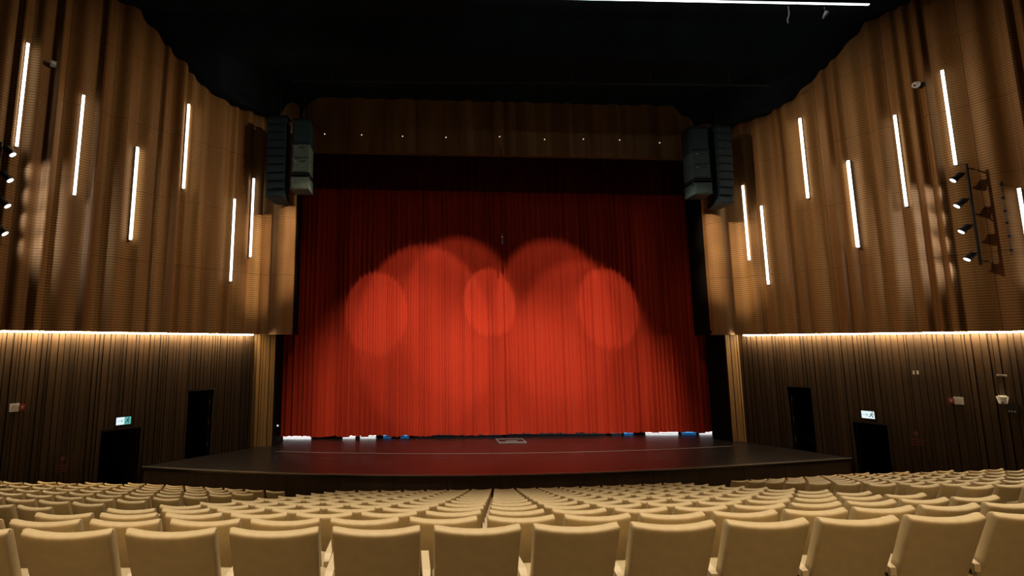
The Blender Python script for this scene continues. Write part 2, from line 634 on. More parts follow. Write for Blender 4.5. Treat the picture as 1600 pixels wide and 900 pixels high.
wps = {}
for side in ('left', 'right'):
    if side == 'left':
        A, B = Vector((-7.0, 18.78)), Vector((-5.345, 19.0))
    else:
        A, B = Vector((14.05, 19.80)), Vector((12.455, 19.92))
    pr = empty('wall_proscenium_' + side, kind='structure')
    T = (B - A)
    Nn = Vector((T.y, -T.x)).normalized()
    if Nn.y > 0:
        Nn = -Nn
    zs = [COVE_Z, EYE + 2.8, EYE + 5.2, EYE + 7.6, EYE + 10.9]
    bounds = (0.0, 0.46, 1.0)
    for c0, c1 in zip(bounds, bounds[1:]):
        for z0, z1 in zip(zs, zs[1:]):
            pts = []
            for j in range(25):
                t = c0 + 0.002 + (c1 - c0 - 0.004) * j / 24
                bulge = 0.07 * (1 - cos(2 * pi * min(1, t / 0.46))) / 2 if t < 0.46 else 0.30 * sin(pi * (t - 0.46) / 0.54) ** 0.9
                pts.append(A + T * t + Nn * (0.14 + bulge))
            bk = [A + T * (c1 - 0.002) - Nn * 0.1, A + T * (c0 + 0.002) - Nn * 0.1]
            MB().prism([(p.x, p.y) for p in pts + bk], z0 + 0.004, z1 - 0.004).build('panel', M_PANEL, pr)
    # black return from the opening's edge back to the curtain line, and the soffit
    Bk = B - Nn * 0.1
    sg = 1 if side == 'left' else -1
    back = Bk - NST * 1.1
    m = MB()
    m.prism([(Bk.x, Bk.y), (Bk.x - sg * 0.12, Bk.y), (back.x - sg * 0.12, back.y), (back.x, back.y)], COVE_Z, EYE + 10.9)
    m.prism([(A.x, A.y), (B.x, B.y), (back.x, back.y), (A.x - sg * 0.0, A.y + 1.1)], COVE_Z + 0.05, COVE_Z + 0.2)
    m.build('masking_return', M_MASK, pr)
    # slatted pier on the stage below
    if side == 'left':
        a, b = Vector((-6.97, 18.97)), Vector((-6.03, 19.22))
    else:
        a, b = Vector((14.02, 20.07)), Vector((13.10, 20.06))
    t = (b - a)
    nn = Vector((t.y, -t.x)).normalized()
    if nn.y > 0:
        nn = -nn
    core = [a - nn * 0.03, b - nn * 0.03, b - nn * 0.55, a - nn * 0.55]
    pc = MB().prism([(p.x, p.y) for p in core], STAGE_Z, COVE_Z + 0.04).build('pier_core', M_BACKING, pr)
    rr = random.Random(3)
    x = 0.01
    L = t.length
    u = t.normalized()
    while x < L - 0.03:
        wd = min(rr.choice((0.07, 0.10, 0.13)), L - x)
        th = rr.uniform(0.0, 0.035)
        q = [a + u * x - nn * 0.03, a + u * (x + wd) - nn * 0.03, a + u * (x + wd) + nn * th, a + u * x + nn * th]
        MB().prism([(p.x, p.y) for p in q], STAGE_Z + 0.004, COVE_Z + 0.03).build('slat', M_PIER, pr)
        x += wd + rr.choice((0.012, 0.02, 0.03))
    # black wing masking behind the pier
    bb = b - nn * 0.05
    e_ = bb - NST * 1.25
    MB().prism([(bb.x, bb.y), (bb.x - sg * 0.1, bb.y + 0.02), (e_.x - sg * 0.1, e_.y), (e_.x, e_.y)], STAGE_Z, COVE_Z + 0.04).build(
        'wing_masking', M_MASK, pr)
    wps[side] = (A, B)

# fluted valance above the opening
va = empty('wall_valance', kind='structure')
VL, VR = Vector((-5.30, 19.12)), Vector((12.42, 19.98))
vt = VR - VL
rv = random.Random(21)
vv = [0.0]
while vv[-1] < 1.0:
    vv.append(vv[-1] + rv.choice((0.030, 0.042, 0.052, 0.064)))
vv[-1] = 1.0
vam = [rv.uniform(0.05, 0.16) for _ in vv]
ZV0, ZV1 = EYE + 8.25, EYE + 10.9


def vwave(t):
    for i in range(len(vv) - 1):
        if vv[i] <= t <= vv[i + 1]:
            return vam[i] * (1 - cos(2 * pi * (t - vv[i]) / (vv[i + 1] - vv[i]))) / 2
    return 0.0


for i in range(len(vv) - 1):
    t0, t1 = vv[i], vv[i + 1]
    for z0, z1 in ((ZV0, ZV0 + 1.15), (ZV0 + 1.15, ZV1)):
        pts = [VL + vt * (t0 + 0.0003 + (t1 - t0 - 0.0006) * j / 14) for j in range(15)]
        ts = [t0 + 0.0003 + (t1 - t0 - 0.0006) * j / 14 for j in range(15)]
        fr = [p + NST * (0.02 + vwave(q)) for p, q in zip(pts, ts)]
        bk = [pts[-1] - NST * 0.12, pts[0] - NST * 0.12]
        MB().prism([(p.x, p.y) for p in fr + bk], z0 + 0.003, z1 - 0.003).build('panel', M_PANEL, va)
q = [VL - NST * 0.12, VR - NST * 0.12, VR - NST * 0.3, VL - NST * 0.3]
MB().prism([(p.x, p.y) for p in q], ZV0 + 0.02, ZV1).build('backing', M_BLACK, va)

# small downlights along the valance
for i, (x, y) in enumerate([(507, 208), (565, 210), (629, 213.5), (697, 214), (780, 214.5), (851, 217.5), (911, 217.5), (967, 219.5), (1031, 222.5)]):
    r = ray(x, y)
    p2 = VL + NST * 0.2
    t = p2.dot(NST) / Vector((r.x, r.y)).dot(NST)
    P = r * t
    z = EYE + P.z
    tt = (Vector((P.x, P.y)) - VL).dot(U) / vt.length
    base = VL + vt * max(0.0, min(1.0, tt)) + NST * (0.02 + vwave(max(0.0, min(1.0, tt))))
    o = empty('valance_light', (base.x, base.y, z), label='tiny warm lamp on the wooden valance, %s of nine from the left' % ORD[i + 1],
              cat='lamp', group='lamps along the valance')
    MB().tube((0, 0.0, 0), (NST.x * 0.05, NST.y * 0.05, 0), 0.045, 10).build('housing', M_STEEL, o)
    MB().sphere((NST.x * 0.06, NST.y * 0.06, -0.01), 0.03, 8).build('bulb', M_DOT, o, True)

# ------------------------------------------------------------------ stage
edge_px = [(222, 729.2), (300, 732.5), (400, 737.6), (475, 740), (550, 741.3), (675, 742), (800, 741.3), (900, 738.4),
           (1000, 734.4), (1100, 729.4), (1200, 724.2), (1280, 719), (1330, 715.3)]
edge = []
for x, y in edge_px:
    r = ray(x, y)
    t = -4.1 / r.z
    edge.append(Vector((r.x * t, r.y * t)))
# tuck the ends against the walls
edge[0] = LP + LD * ((edge[0] - LP).dot(LD)) + LN * 0.06
edge[-1] = RP + RD * ((edge[-1] - RP).dot(RD)) + RN * 0.06


def smooth_line(pts, n):
    out = []
    for i in range(len(pts) - 1):
        p0, p1, p2, p3 = pts[max(0, i - 1)], pts[i], pts[i + 1], pts[min(len(pts) - 1, i + 2)]
        for j in range(n):
            t = j / n
            out.append(0.5 * ((2 * p1) + (p2 - p0) * t + (2 * p0 - 5 * p1 + 4 * p2 - p3) * t * t + (3 * p1 - p0 - 3 * p2 + p3) * t ** 3))
    out.append(pts[-1])
    return out


# even the measured points out with a quadratic in x
import numpy as np
xs = np.array([p.x for p in edge]); ys = np.array([p.y for p in edge])
cf = np.polyfit(xs, ys, 4)
edge = [Vector((x, float(np.polyval(cf, x)))) for x in np.linspace(xs[0], xs[-1], 45)]
stage = empty('stage', ((edge[22].x), edge[22].y + 3, STAGE_Z), label='black raised stage with curved front edge below the red curtain', cat='stage')
off = Vector((stage.location.x, stage.location.y))
lw0 = LP + LN * 0.06
rw0 = RP + RN * 0.06
poly = list(edge) + [rw0, rw0 + Vector((0.6, 0.3)), Vector((14.7, 25.0)), Vector((-7.6, 25.0)), lw0 + Vector((-0.5, 0.3)), lw0]
MB().prism([(p.x - off.x, p.y - off.y) for p in poly], -0.09, 0.0).build('deck', M_DECK, stage)
# fascia boards
nb = 15
for i in range(0, 44, 3):
    j = min(i + 3, 44)
    fr = [edge[k] + Vector((0, 0.05)) for k in range(i, j + 1)]
    d0 = (fr[-1] - fr[0]).normalized() * 0.006
    fr[0] = fr[0] + d0; fr[-1] = fr[-1] - d0
    bk = [p + Vector((0, 0.06)) for p in fr[::-1]]
    MB().prism([(p.x - off.x, p.y - off.y) for p in fr + bk], -STAGE_Z + 0.005, -0.09).build('fascia_panel', M_FASCIA, stage)
# nosing along the front edge
fr = [p + Vector((0, -0.03)) for p in edge]
bk = [p + Vector((0, 0.03)) for p in edge[::-1]]
MB().prism([(p.x - off.x, p.y - off.y) for p in fr + bk], -0.03, 0.006).build('nosing', M_NOSE, stage)
# pale seam of the pit cover crossing the deck
line_px = [(430, 705.5), (455, 706), (550, 708), (700, 708.6), (800, 708.3), (900, 706.5), (1000, 703.4), (1100, 699), (1145, 697)]
ln = []
for x, y in line_px:
    r = ray(x, y); t = -4.1 / r.z
    ln.append(Vector((r.x * t, r.y * t)))
xs = np.array([p.x for p in ln]); ys = np.array([p.y for p in ln])
cf2 = np.polyfit(xs, ys, 2)
ln = [Vector((x, float(np.polyval(cf2, x)))) for x in np.linspace(xs[0], xs[-1], 40)]
fr = [p + Vector((0, -0.02)) for p in ln]
bk = [p + Vector((0, 0.02)) for p in ln[::-1]]
MB().prism([(p.x - off.x, p.y - off.y) for p in fr + bk], 0.0, 0.004).build('seam_strip', M_TAPE, stage)
# scuff marks on the deck
for x0, y0, x1, y1 in ((572, 724.5, 580, 722), (604, 724, 612, 722.5), (684, 715.5, 700, 714), (620, 695, 634, 693.5), (905, 704, 909, 709), (985, 717, 998, 720), (1022, 714, 1042, 721),
                       (880, 712, 868, 712.5), (700, 697, 720, 698), (500, 716, 516, 717)):
    P = []
    for x, y in ((x0, y0), (x1, y1)):
        r = ray(x, y); t = -4.1 / r.z
        P.append(Vector((r.x * t, r.y * t)))
    d = (P[1] - P[0]).normalized() * 0.0
    nrm = Vector((-(P[1] - P[0]).y, (P[1] - P[0]).x)).normalized() * 0.014
    q = [P[0] - nrm, P[1] - nrm * 0.3, P[1] + nrm * 0.3, P[0] + nrm]
    MB().prism([(p.x - off.x, p.y - off.y) for p in q], 0.0, 0.003).build('scuff', mat('scuff_grey', (0.10, 0.085, 0.08), 0.7) if 'scuff_grey' not in bpy.data.materials else bpy.data.materials['scuff_grey'], stage)


def ground(x, y, z=-4.1):
    r = ray(x, y)
    t = z / r.z
    return Vector((r.x * t, r.y * t))


# prompt hatch lying on the stage in front of the curtain seam
g0, g1, g2, g3 = ground(777, 694), ground(818, 693), ground(817, 685), ground(780, 686)
cc = (g0 + g1 + g2 + g3) / 4
ht = empty('floor_hatch', (cc.x, cc.y, STAGE_Z), 0.055, label='small dark floor hatch with pale frame lying before the curtain seam', cat='hatch')
ww, dd = 1.12, 0.62
MB().box((0, 0, 0.015), (ww - 0.08, dd - 0.08, 0.03)).build('lid', M_STEEL, ht)
f = MB()
for sx in (-1, 1):
    f.box((sx * ww / 2, 0, 0.02), (0.05, dd + 0.05, 0.04))
    f.box((0, sx * dd / 2, 0.02), (ww - 0.05, 0.05, 0.04))
f.build('frame', M_TAPE, ht)
MB().box((0, -0.12, 0.038), (0.5, 0.06, 0.016)).build('handle', M_TAPE, ht)

# ------------------------------------------------------------------ curtain
CL, CR = Vector((-6.75, 20.55)), Vector((14.2, 21.70))
CH0, CH1 = STAGE_Z + 0.10, EYE + 9.3
SEAM = Vector((3.62, 21.06))


def drape(name, a, b, seed, z0, z1, m, label, cat, amp=0.16, nz=7, pitch=(0.16, 0.30), lift=0.04, group=None):
    rn = random.Random(seed)
    L = (b - a).length
    u = (b - a) / L
    n = Vector((u.y, -u.x))
    if n.y > 0:
        n = -n
    folds = [0.0]
    while folds[-1] < L:
        folds.append(folds[-1] + rn.uniform(*pitch))
    fa = [amp * rn.uniform(0.35, 1.25) for _ in folds]
    sk = [rn.uniform(0.7, 1.4) for _ in folds]
    drift = [rn.uniform(-0.05, 0.05) for _ in folds]
    fz = [rn.uniform(-1, 1) * lift for _ in folds]
    cols = []
    for i in range(len(folds) - 1):
        for j in range(8):
            cols.append((i, j / 8.0))
    vs, fcs = [], []
    for k in range(nz + 1):
        h = k / nz
        z = z0 + (z1 - z0) * h
        for i, t in cols:
            s = folds[i] + (folds[i + 1] - folds[i]) * t
            d0, d1 = drift[i], drift[i + 1]
            s2 = s + (d0 + (d1 - d0) * t) * (1 - h) * 0.8
            tt = t ** sk[i]
            A_ = fa[i] * (1.0 - 0.25 * h)
            o = A_ * (1 - cos(2 * pi * tt)) / 2
            p = a + u * min(L, s2) + n * o
            zz = z + ((fz[i] + (fz[i + 1] - fz[i]) * t) if k == 0 else 0)
            vs.append((p.x, p.y, zz))
    nc = len(cols)
    for k in range(nz):
        for c in range(nc - 1):
            fcs.append((k * nc + c, k * nc + c + 1, (k + 1) * nc + c + 1, (k + 1) * nc + c))
    mb = MB()
    mb.add(vs, fcs)
    o = mb.build(name, m, None, True, label=label, cat=cat, group=group)
    md = o.modifiers.new('cloth_thickness', 'SOLIDIFY')
    md.thickness = 0.012
    md.use_rim = False
    return o


drape('stage_curtain', CL, SEAM + U * 0.12 + NST * 0.02, 101, CH0, CH1, M_VELVET, 'left half of the red velvet stage curtain in vertical folds', 'curtain')
drape('stage_curtain', SEAM - U * 0.02 - NST * 0.10, CR, 202, CH0 + 0.01, CH1, M_VELVET, 'right half of the red velvet stage curtain in vertical folds', 'curtain')
PL, PR = Vector((-5.5, 20.15)), Vector((12.75, 21.15))
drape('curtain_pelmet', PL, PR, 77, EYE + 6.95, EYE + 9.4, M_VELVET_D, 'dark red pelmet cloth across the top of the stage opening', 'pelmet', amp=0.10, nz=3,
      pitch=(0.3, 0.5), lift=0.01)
# black back of the stage house so nothing shows round the cloth
bw = MB()
bw.box((3.5, 25.1, EYE + 3), (24, 0.2, 14.4))
bw.build('wall_back', M_BLACK, kind='structure')

# glow strips added behind the curtain, standing in for light leaking under its hem
hem_glows = [(442, 688.0, 487, 'white'), (535, 687.0, 556, 'white'), (562, 686.6, 588, 'white'), (598, 686.2, 612, 'blue'), (625, 686, 640, 'blue'),
        (648, 685.6, 786, 'dim'), (792, 684.2, 948, 'dim'), (955, 682.0, 972, 'grey'), (974, 681.6, 990, 'blue'), (1008, 681.3, 1060, 'white'), (1064, 680.6, 1088, 'blue'), (1092, 680, 1129, 'white')]
names = {'white': 'white', 'blue': 'blue', 'dim': 'faint grey', 'grey': 'dim'}
for i, (x0, y, x1, c) in enumerate(hem_glows):
    a, b = ground(x0, y - 2.6), ground(x1, y - 2.6)
    mid = (a + b) / 2
    # push back to a line just behind the curtain, keeping the sight line
    tgt = SEAM - NST * 0.35
    k = tgt.dot(NST) / mid.dot(NST)
    a, b = a * k, b * k
    mid = (a + b) / 2
    L = (b - a).length
    ang = atan2((b - a).y, (b - a).x)
    sidew = 'left' if i < 6 else 'right'
    idx = i + 1 if i < 6 else i - 5
    o = empty('hem_glow', (mid.x, mid.y, STAGE_Z + 0.002), ang,
              label='%s added glow strip under the curtain hem, %s from left on the %s side' % (names[c], ORD[idx], sidew),
              cat='light batten', group='glow strips behind the curtain')
    MB().box((0, 0.05, 0.05), (L, 0.10, 0.10)).build('housing', M_STEEL, o)
    MB().box((0, -0.006, 0.04), (L - 0.04, 0.012, 0.04)).build('lens', {'white': M_HEMW, 'blue': M_HEMB, 'dim': M_HEMF, 'grey': M_HEMD}[c], o)

# microphone cable hanging before the curtain
mk = empty('hanging_microphone', (3.42, 19.35, EYE + 4.2), label='thin black cable with small pale microphone hanging before the curtain', cat='microphone')
MB().path([(0.03, 0, 4.4), (0.02, 0, 2.2), (0, 0, 0.45)], 0.012).build('cable', M_STEEL, mk)
MB().tube((0, 0, 0.02), (0, 0, 0.45), 0.035, 8).build('body', M_STEEL, mk)
MB().sphere((0, -0.02, 0.34), 0.035, 8).build('pale_clip', M_GREYPL, mk, True)

# ------------------------------------------------------------------ wall lamps: LED bars, coves
def led_bar(side, top, bot, label, glow_side=False):
    wv = WAVE_L if side == 'left' else WAVE_R
    o_ = OFF + 0.16
    s0, z1 = onwall(side, *top, off=o_)
    s1, z0 = onwall(side, *bot, off=o_)
    s = (s0 + s1) / 2
    base = wp(side, s, OFF, z0)
    t = empty('wall_light_bar', tuple(base), label=label, cat='wall light', group='LED bars on the side walls')
    D, N = (LD, LN) if side == 'left' else (RD, RN)

    def lb(m, ds0, ds1, o0, o1, h0, h1):
        pts = [D * ds0 + N * o0, D * ds1 + N * o0, D * ds1 + N * o1, D * ds0 + N * o1]
        m.prism([(p.x, p.y) for p in pts], h0, h1)
        return m
    H = z1 - z0
    lb(MB(), -0.034, 0.034, -0.02, 0.13, -0.02, H + 0.02).build('housing', M_GREYPL, t)
    lb(MB(), -0.036, 0.036, 0.13, 0.19, 0, H).build('diffuser', M_LED, t)
    if glow_side:
        lb(MB(), -0.07, -0.036, 0.05, 0.12, 0.02, H - 0.02).build('side_glow', M_SIDEGLOW, t)  # added strip, glows in place of the lit panel next to the bar
    return t


LB_ = [((44, 68), (26, 228), 0), ((131, 149), (116, 304), 0), ((215.5, 230), (203, 374), 1), ((295, 163), (286.5, 294), 1),
       ((367, 311), (360, 439), 0), ((397, 279), (390.5, 401), 0)]
for i, (a, b, d) in enumerate(LB_):
    led_bar('left', a, b, 'glowing white vertical light bar on the left wall, %s from the left' % ORD[i + 1], d)
RB_ = [((1160, 290), (1171, 406), 0), ((1189, 322), (1201, 444), 0), ((1249.5, 185), (1263, 309), 1), ((1325, 251), (1341, 386), 1),
       ((1398, 180), (1416, 322), 0), ((1472, 110), (1493, 257), 0), ((1594, 294), (1614, 446), 0)]
for i, (a, b, d) in enumerate(RB_):
    led_bar('right', a, b, 'glowing white vertical light bar on the right wall, %s from the stage' % ORD[i + 1], d)

for side in ('left', 'right'):
    o = empty('cove_light', tuple(wp(side, 5, 0.1, COVE_Z - 0.05)), label='warm glowing cove strip running along the ledge of the %s wall' % side, cat='cove light')
    c = wp(side, 5, 0.1, COVE_Z - 0.05)
    s0 = 0.12 if side == 'left' else 0.30
    N_ = 8
    pts = [wp(side, s0, 0.19, 0), wp(side, S_END, 0.19, 0), wp(side, S_END, 0.24, 0), wp(side, s0, 0.24, 0)]
    MB().prism([(p.x - c.x, p.y - c.y) for p in pts], 0.012, 0.058).build('led_strip', M_COVE, o)
    pts = [wp(side, s0, 0.24, 0), wp(side, S_END, 0.24, 0), wp(side, S_END, 0.25, 0), wp(side, s0, 0.25, 0)]
    MB().prism([(p.x - c.x, p.y - c.y) for p in pts], 0.05, 0.07).build('clip_rail', M_STEEL, o)

# ceiling light line
cl = empty('ceiling_light_line', (10, 14.5, EYE + 11.55), label='long white linear light crossing the black ceiling at upper right', cat='ceiling light')
a, b = Vector((15.38, 14.59, 0)) - Vector((10, 14.5, 0)), Vector((1.5, 14.22, 0)) - Vector((10, 14.5, 0))
n2 = Vector((-(b - a).y, (b - a).x, 0)).normalized() * 0.03
q = [a - n2, b - n2, b + n2, a + n2]
MB().prism([(p.x, p.y) for p in q], 0.035, 0.06).build('diffuser', M_CLED, cl)
n3 = n2 * 1.4
q = [a - n3, b - n3, b + n3, a + n3]
MB().prism([(p.x, p.y) for p in q], 0.06, 0.16).build('housing', M_STEEL, cl)
for t in (0.05, 0.35, 0.65, 0.95):
    p = a + (b - a) * t
    MB().tube((p.x, p.y, 0.15), (p.x, p.y, 0.9), 0.008, 6).build('suspension_wire', M_STEEL, cl)
# rigging fittings hanging by the line
hk = empty('rigging_hook', (12.77, 14.86, EYE + 11.35), label='pale bent cable end hanging under the ceiling light line', cat='hook')
MB().path([(0.06, 0, 0.7), (0.06, 0, 0.1), (0.03, 0, 0.0), (-0.02, 0, -0.12), (0.0, 0, -0.24)], 0.02).build('cable', M_GREYPL, hk)
h2 = empty('ceiling_projector', (13.90, 14.66, EYE + 11.30), label='small pale fitting hanging near the right end of ceiling light', cat='fitting')
MB().tube((0, 0, 0.05), (0, 0, 0.75), 0.012).build('stem', M_STEEL, h2)
MB().tube((0.06, 0, 0.06), (-0.08, 0, -0.16), 0.07, 10, 0.03).build('head', M_GREYPL, h2)
# lighting bars of the dark ceiling
for i, (yy, zz, x0, x1) in enumerate(((13.2, 11.2, -5.5, 14.8), (16.6, 10.0, -5.0, 13.5))):
    tb = empty('ceiling_rigging_bar', (4, yy, EYE + zz), label='thin black rigging bar across the dark ceiling, %s to the stage' % ('nearer' if i else 'farther'), cat='rigging bar')
    MB().tube((x0 - 4, 0, 0), (x1 - 4, 0.3, 0), 0.025).build('bar', M_STEEL, tb)
    for k in range(6):
        t = (k + 0.5) / 6
        X = x0 - 4 + (x1 - x0) * t
        MB().tube((X, 0.3 * t, 0), (X, 0.3 * t, 1.1 if i == 0 else 0.5), 0.01, 6).build('hanger', M_STEEL, tb)

# tan scrap hanging at the valance top
r = ray(915, 172); t = 19.3 / r.y
o = empty('loose_tag', (r.x * t, 19.3, EYE + r.z * t), label='small tan scrap hanging at the top of the wooden valance', cat='tag')
MB().box((0, 0, 0.0), (0.16, 0.015, 0.26)).build('flap', M_PIER, o)
MB().box((0.1, 0.0, -0.17), (0.10, 0.015, 0.20), Matrix.Rotation(0.4, 3, 'Y')).build('tail', M_PIER, o)
MB().tube((0, 0.0, 0.1), (0, 0.16, 0.14), 0.012, 6).build('hook', M_STEEL, o)

# ------------------------------------------------------------------ line array loudspeakers
def line_array(name, xpx0, xpx1, ytop, ybot, Y, kind, label, lean):
    r0, r1 = ray(xpx0, ytop), ray(xpx1, ybot)
    rt = ray((xpx0 + xpx1) / 2, ytop)
    xc = rt.x / rt.y * Y
    zt = EYE + rt.z / rt.y * Y
    rb = ray((xpx0 + xpx1) / 2, ybot)
    zb = EYE + rb.z / rb.y * Y
    W = (xpx1 - xpx0) / FPX * Y * 0.97
    o = empty(name, (xc, Y, zt), lean, label=label, cat='loudspeaker', group='loudspeakers hung beside the stage opening')
    H = zt - zb
    D = 0.75
    # flying frame and chain
    f = MB()
    f.box((0, 0.1, 0.03), (W + 0.06, 0.12, 0.06)).box((0, 0.45, 0.03), (W + 0.06, 0.12, 0.06))
    f.box((-W / 2, 0.28, 0.03), (0.06, 0.5, 0.06)).box((W / 2, 0.28, 0.03), (0.06, 0.5, 0.06))
    f.build('flying_frame', M_STEEL, o)
    MB().path([(0, 0.28, 0.06), (0, 0.28, EYE + 10.8 - zt)], 0.018).build('chain', M_STEEL, o)
    if kind == 'array':
        n = 10
        ang, y, z = 0.0, 0.0, -0.02
        h = (H - 0.02) / n / 0.985
        for i in range(n):
            ang = 0.0 if i < 3 else (i - 2) ** 1.25 * 0.014
            m = Matrix.Rotation(-ang, 3, 'X')
            # trapezoidal cabinet
            vs = []
            for yy, hh in ((0.0, h * 0.48), (D, h * 0.36)):
                for sx in (-1, 1):
                    for sz in (-1, 1):
                        wv_ = W / 2 if yy == 0 else W / 2 * 0.72
                        vs.append(m @ Vector((sx * wv_, yy, sz * hh)) + Vector((0, y, z - h / 2)))
            cb = MB()
            cb.add(vs, [(0, 1, 3, 2), (4, 6, 7, 5), (0, 4, 5, 1), (2, 3, 7, 6), (0, 2, 6, 4), (1, 5, 7, 3)])
            cab = cb.build('cabinet', M_SPK, o)
            MB().box(Vector((0, y, z - h / 2)) + m @ Vector((0, -0.012, 0)), (W * 0.92, 0.02, h * 0.80), m).build('grille', M_GRILLE, cab)
            if i < 4:
                MB().sphere(Vector((-W * 0.36, y - 0.03, z - h * 0.5)), 0.014, 6).build('rivet', M_GREYPL, cab)
            y += sin(ang) * h
            z -= cos(ang) * h
    else:
        hs = [0.36, 0.20, 0.20]
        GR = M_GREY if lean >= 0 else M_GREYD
        z = -0.02
        for i, fr in enumerate(hs):
            h = fr * H
            cab = MB().box((0, D / 2, z - h / 2), (W, D, h - 0.015)).build('cabinet', M_SPK if i == 0 else GR, o)
            MB().box((0, -0.01, z - h / 2), (W * 0.86, 0.02, h * 0.84)).build('grille', M_GRILLE if i == 0 else GR, cab)
            if i:
                MB().box((-W * 0.28, -0.026, z - h * 0.22), (0.05, 0.014, 0.03)).build('latch', M_GREYPL, cab)
                MB().box((W * 0.1, -0.026, z - h * 0.22), (0.22, 0.014, 0.02)).build('bar_handle', M_SPK, cab)
            z -= h
        # rigging link and the lower cabinet
        h = 0.055 * H
        MB().box((0, D / 2, z - h / 2), (W + 0.06, D + 0.05, 0.06)).build('rigging_link', M_STEEL, o)
        for sx in (-1, 1):
            MB().box((sx * (W / 2), 0.1, z - h), (0.05, 0.1, h * 2)).build('link_bar', M_STEEL, o)
        z -= h
        h2_ = H + z
        z -= 0.03
        h2_ = max(0.4, z + H)
        cab = MB().box((0, D / 2, z - h2_ / 2), (W * 1.06, D, h2_)).build('cabinet', GR, o)
        MB().box((0, -0.01, z - h2_ / 2), (W * 0.95, 0.02, h2_ * 0.85)).build('grille', GR, cab)
    return o


line_array('line_array_speaker', 417, 449, 182, 305, 17.6, 'array', 'tall black curved line array speaker left of the stage, nearest the left wall', -0.10)
line_array('subwoofer_stack', 457, 486, 186, 295, 17.6, 'subs', 'hanging stack of grey speaker cabinets beside the left curved array', 0.02)
line_array('line_array_speaker', 1116, 1143, 196, 314, 18.4, 'array', 'tall black curved line array speaker right of the stage, nearest the right wall', 0.14)
line_array('subwoofer_stack', 1078, 1106, 198, 303, 18.4, 'subs', 'hanging stack of dark speaker cabinets beside the right curved array', -0.02)

# ------------------------------------------------------------------ exit signs
for side, c in (('left', [(182, 653.5), (204.5, 650), (204, 662), (182, 664.5)]), ('right', [(1345.5, 641.5), (1365.5, 643.2), (1367, 655), (1347, 652.5)])):
    pts = [onwall(side, x, y, 0.09) for x, y in c]
    s0, s1 = min(p[0] for p in pts), max(p[0] for p in pts)
    z0, z1 = sum(sorted(p[1] for p in pts)[:2]) / 2, sum(sorted(p[1] for p in pts)[2:]) / 2
    base = wp(side, (s0 + s1) / 2, 0.05, z0)
    o = empty('exit_sign', tuple(base), label='lit green and white exit sign above the %s exit doorway' % side, cat='exit sign')
    D, N = (LD, LN) if side == 'left' else (RD, RN)

    def lb(m, a, b, o0, o1, h0, h1):
        q = [D * a + N * o0, D * b + N * o0, D * b + N * o1, D * a + N * o1]
        m.prism([(p.x, p.y) for p in q], h0, h1)
        return m
    W2, H = (s1 - s0) / 2, z1 - z0
    lb(MB(), -W2 - 0.02, W2 + 0.02, -0.01, 0.035, -0.02, H + 0.02).build('housing', M_STEEL, o)
    # picture left is away from the stage on the left wall, towards it on the right wall
    sg = 1 if side == 'left' else -1
    wh = sorted((sg * W2, sg * (-0.02)))
    gr = sorted((-sg * W2, sg * (-0.02)))
    lb(MB(), wh[0], wh[1], 0.035, 0.045, 0, H).build('white_face', M_EXITW, o)
    lb(MB(), gr[0], gr[1], 0.035, 0.045, 0, H).build('green_face', M_EXITG if side == 'left' else M_EXITW, o)
    # running figure and arrow
    fg = MB()
    mW = wall_matrix(side)
    cxs = (gr[0] + gr[1]) / 2

    def stroke(p, q_, th=0.018):
        a = Vector((cxs + sg * -p[0] * H, 0.05, (0.5 + p[1]) * H)); b = Vector((cxs + sg * -q_[0] * H, 0.05, (0.5 + q_[1]) * H))
        fg.tube(mW @ a, mW @ b, th * 0.6, 6)
    stroke((-0.02, 0.02), (0.06, 0.20)); stroke((-0.02, 0.02), (0.12, -0.12)); stroke((0.12, -0.12), (0.06, -0.35))
    stroke((-0.02, 0.02), (-0.16, -0.20)); stroke((-0.16, -0.20), (-0.32, -0.22)); stroke((0.05, 0.18), (0.22, 0.06)); stroke((0.05, 0.18), (-0.14, 0.10))
    fg.sphere(mW @ Vector((cxs - sg * 0.10 * H, 0.05, 0.84 * H)), 0.02, 8)
    fg.build('running_figure', M_EXITD, o)
    ar = MB()
    cxa = (wh[0] + wh[1]) / 2
    for p, q_ in (((-0.3, 0), (0.3, 0)), ((0.3, 0), (0.1, 0.2)), ((0.3, 0), (0.1, -0.2))):
        a = Vector((cxa - sg * p[0] * H, 0.046, (0.5 + p[1]) * H)); b = Vector((cxa - sg * q_[0] * H, 0.046, (0.5 + q_[1]) * H))
        ar.tube(mW @ a, mW @ b, 0.007, 6)
    ar.build('arrow', M_EXITG, o)


def wall_thing(side, x, y, name, label, cat, off=0.05, group=None):
    s, z = onwall(side, x, y, off)
    p = wp(side, s, off, z)
    D, N = (LD, LN) if side == 'left' else (RD, RN)
    o = empty(name, tuple(p), label=label, cat=cat, group=group)
    o.rotation_euler = (0, 0, atan2(-N.x, N.y) + 0)   # local +y points into the room
    return o


# white square wall panels with a red alarm beside each
for side, sq, rd in (('left', (22.3, 636.8), (34.8, 636.2)), ('right', (1498, 626), (1486.5, 625.6))):
    o = wall_thing(side, sq[0], sq[1], 'wall_panel', 'square white wall panel beside the red alarm box, %s wall' % side, 'wall panel')
    MB().box((0, 0.015, 0), (0.21, 0.03, 0.23)).build('plate', M_WHITE, o)
    g = MB()
    for k in range(-2, 3):
        g.box((0, 0.032, k * 0.04), (0.15, 0.006, 0.010))
    g.build('grille', M_GREYPL, o)
    o = wall_thing(side, rd[0], rd[1], 'fire_alarm', 'small red fire alarm box beside the white panel, %s wall' % side, 'fire alarm')
    MB().box((0, 0.025, 0), (0.13, 0.05, 0.17)).build('box', M_RED, o)
    MB().box((0, 0.052, 0.025), (0.085, 0.006, 0.022)).build('white_bar', M_GREYPL, o)
    MB().box((0, 0.052, -0.01), (0.03, 0.006, 0.05)).build('white_stem', M_GREYPL, o)

